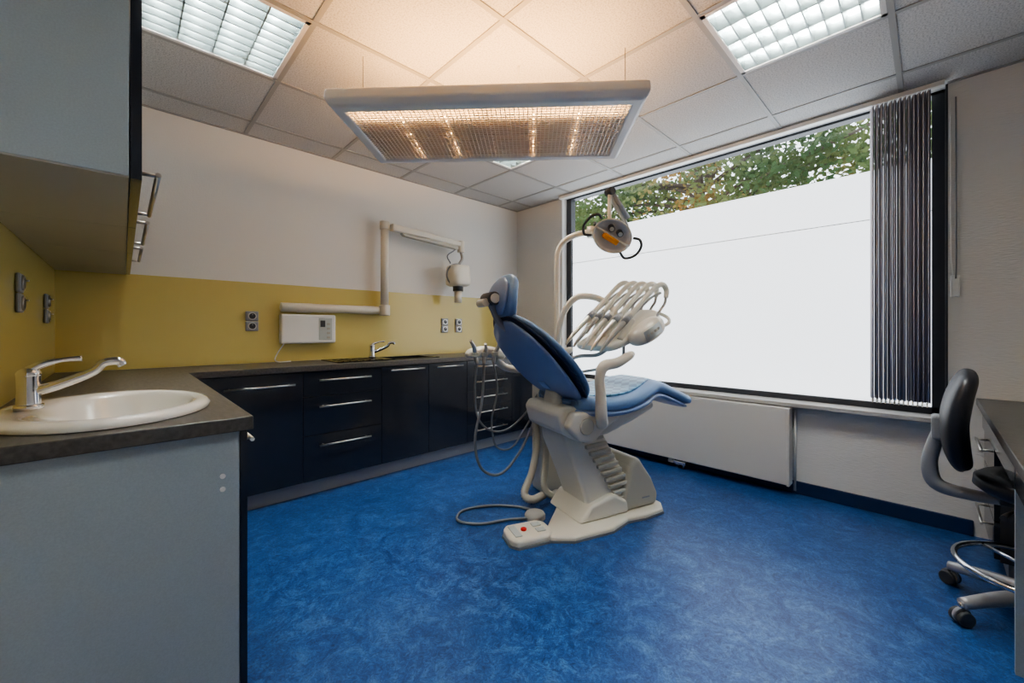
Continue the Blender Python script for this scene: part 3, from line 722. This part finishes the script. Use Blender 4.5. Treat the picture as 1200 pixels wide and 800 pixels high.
# ------------------------------------------------------------------ swivel chair
e = empty('swivel_chair', (2.48, -.30, 0))
for i in range(5):
    a = math.radians(58+72*i); c, s = math.cos(a), math.sin(a)
    tube('leg_%d' % (i+1), [(c*.02, s*.02, .115), (c*.15, s*.15, .105), (c*.285, s*.285, .078)], [.030, .026, .02], 'silver_pl', e, 12)
    cyl('castor_stem_%d' % (i+1), (c*.285, s*.285, .05), (c*.285, s*.285, .085), .009, 'chrome', e, 10)
    px, py = -s, c
    for k, o in enumerate((-.016, .016)):
        cyl('castor_%d_%d' % (i+1, k+1), (c*.285+px*(o-.009), s*.285+py*(o-.009), .028), (c*.285+px*(o+.009), s*.285+py*(o+.009), .028), .028, 'dkgrey_pl', e, 20, bevel=.004)
    cyl('castor_hood_%d' % (i+1), (c*.285-px*.006, s*.285-py*.006, .034), (c*.285+px*.006, s*.285+py*.006, .034), .03, 'grey_pl', e, 20)
cyl('hub', (0, 0, .085), (0, 0, .15), .038, 'silver_pl', e)
cyl('gas_lift', (0, 0, .15), (0, 0, .47), .022, 'chrome', e)
pts = [(.235*math.cos(t), .235*math.sin(t), .20) for t in [2*math.pi*k/48 for k in range(48)]]
V, F = sweep([Vector(p) for p in pts]+[Vector(pts[0])], .011, 12, False); autosm(obj_from('foot_ring', V, F, 'chrome', e))
for i in range(3):
    a = math.radians(40+120*i); tube('ring_spoke_%d' % (i+1), [(.02*math.cos(a), .02*math.sin(a), .20), (.235*math.cos(a), .235*math.sin(a), .20)], .008, 'chrome', e, 8, smooth=False)
box('seat_plate', -.10, .10, -.12, .12, .455, .48, 'dkgrey_pl', e, .006)
lathe('seat', [(0, -.02, .478, .12, .12), (0, -.02, .483, .185, .18), (0, -.02, .505, .215, .205), (0, -.02, .535, .212, .202), (0, -.02, .553, .19, .18), (0, -.02, .558, .12, .11), (0, -.02, .559, .01, .01)], 'black', e, 48)
tube('back_support', [(0, .06, .455), (0, .20, .45), (0, .285, .47), (0, .305, .55), (0, .29, .64), (0, .268, .72)], [.02, .024, .028, .026, .024, .02], 'grey_pl', e, 14)
box('back_bracket', -.045, .045, .255, .30, .66, .76, 'grey_pl', e, .01)
loft('backrest', [((0, .205, .565), .06, .012), ((0, .212, .575), .14, .030), ((0, .228, .64), .19, .040), ((0, .235, .74), .205, .042), ((0, .222, .84), .20, .040), ((0, .20, .92), .17, .032), ((0, .192, .95), .10, .02), ((0, .19, .958), .03, .008)], 'black', e, wa=(1, 0, 0), ex=2.8)
tube('adjust_lever', [(-.05, .05, .45), (-.14, .10, .445), (-.20, .12, .44)], [.006, .006, .01], 'dkgrey_pl', e, 8)

# ------------------------------------------------------------------ outside
t = empty('garden_tree')
tube('trunk', [(7.6, 2.6, -.5), (7.5, 2.7, 1.5), (7.6, 2.9, 3.2), (7.5, 3.0, 5)], [.16, .14, .10, .04], 'bark', t, 12)
random.seed(3)
for i in range(26):
    z = random.uniform(2.0, 3.9); dy = random.uniform(-3.2, 3.2); dx = random.uniform(-1, .6)
    tube('branch_%d' % (i+1), [(7.55, 2.8, z), (7.55+dx*.4, 2.8+dy*.4, z+.35), (7.55+dx*.8, 2.8+dy*.8, z+.5), (7.55+dx, 2.8+dy, z+.4+random.uniform(-.2, .4))], [.045, .03, .02, .006], 'bark', t, 6, 4)
V = []; F = []
def leafcl(c, r, n):
    for _ in range(n):
        p = Vector(c)+Vector((random.gauss(0, r), random.gauss(0, r*1.2), random.gauss(0, r*.7)))
        d = Vector((random.uniform(-1, 1), random.uniform(-1, 1), random.uniform(-1, .6))).normalized()
        u = d.cross(Vector((random.random(), random.random(), random.random()))).normalized(); s = random.uniform(.035, .07)
        k = len(V); V.extend([p-d*s, p+u*s*.55, p+d*s*1.1, p-u*s*.55]); F.append((k, k+1, k+2, k+3))
for i in range(230):
    y = random.uniform(-1.0, 6.6)
    hi = 4.15 if y < 2.0 else (4.6 if y < 3.6 else 4.2)
    leafcl((random.uniform(6.4, 8.2), y, random.uniform(2.7, hi)), .18, 62)
obj_from('foliage', V, F, 'leaf', t)

# ------------------------------------------------------------------ world
wd = D.worlds.new('World'); SC.world = wd; wd.use_nodes = True
bg = wd.node_tree.nodes['Background']; bg.inputs[0].default_value = (0.86, 0.93, 1.0, 1); bg.inputs[1].default_value = 1.8

# ------------------------------------------------------------------ camera
cd = D.cameras.new('camera'); cam = D.objects.new('camera', cd); COL.objects.link(cam); SC.camera = cam
Z, ZU, ZV = 1.0, 600, 400
cd.sensor_width = 36; cd.lens = Z*473/1200*36; cd.clip_start = .02
cd.shift_x = Z*(ZU-600)/1200
cd.shift_y = -Z*(ZV-386)/1200
cam.location = (0, 0, 1.12)
cam.rotation_euler = (math.pi/2, 0, math.radians(46.07-90))

SC.view_settings.view_transform = 'AgX'
try: SC.view_settings.look = 'AgX - Medium High Contrast'
except Exception as ex: print(ex)
SC.view_settings.exposure = 0.9
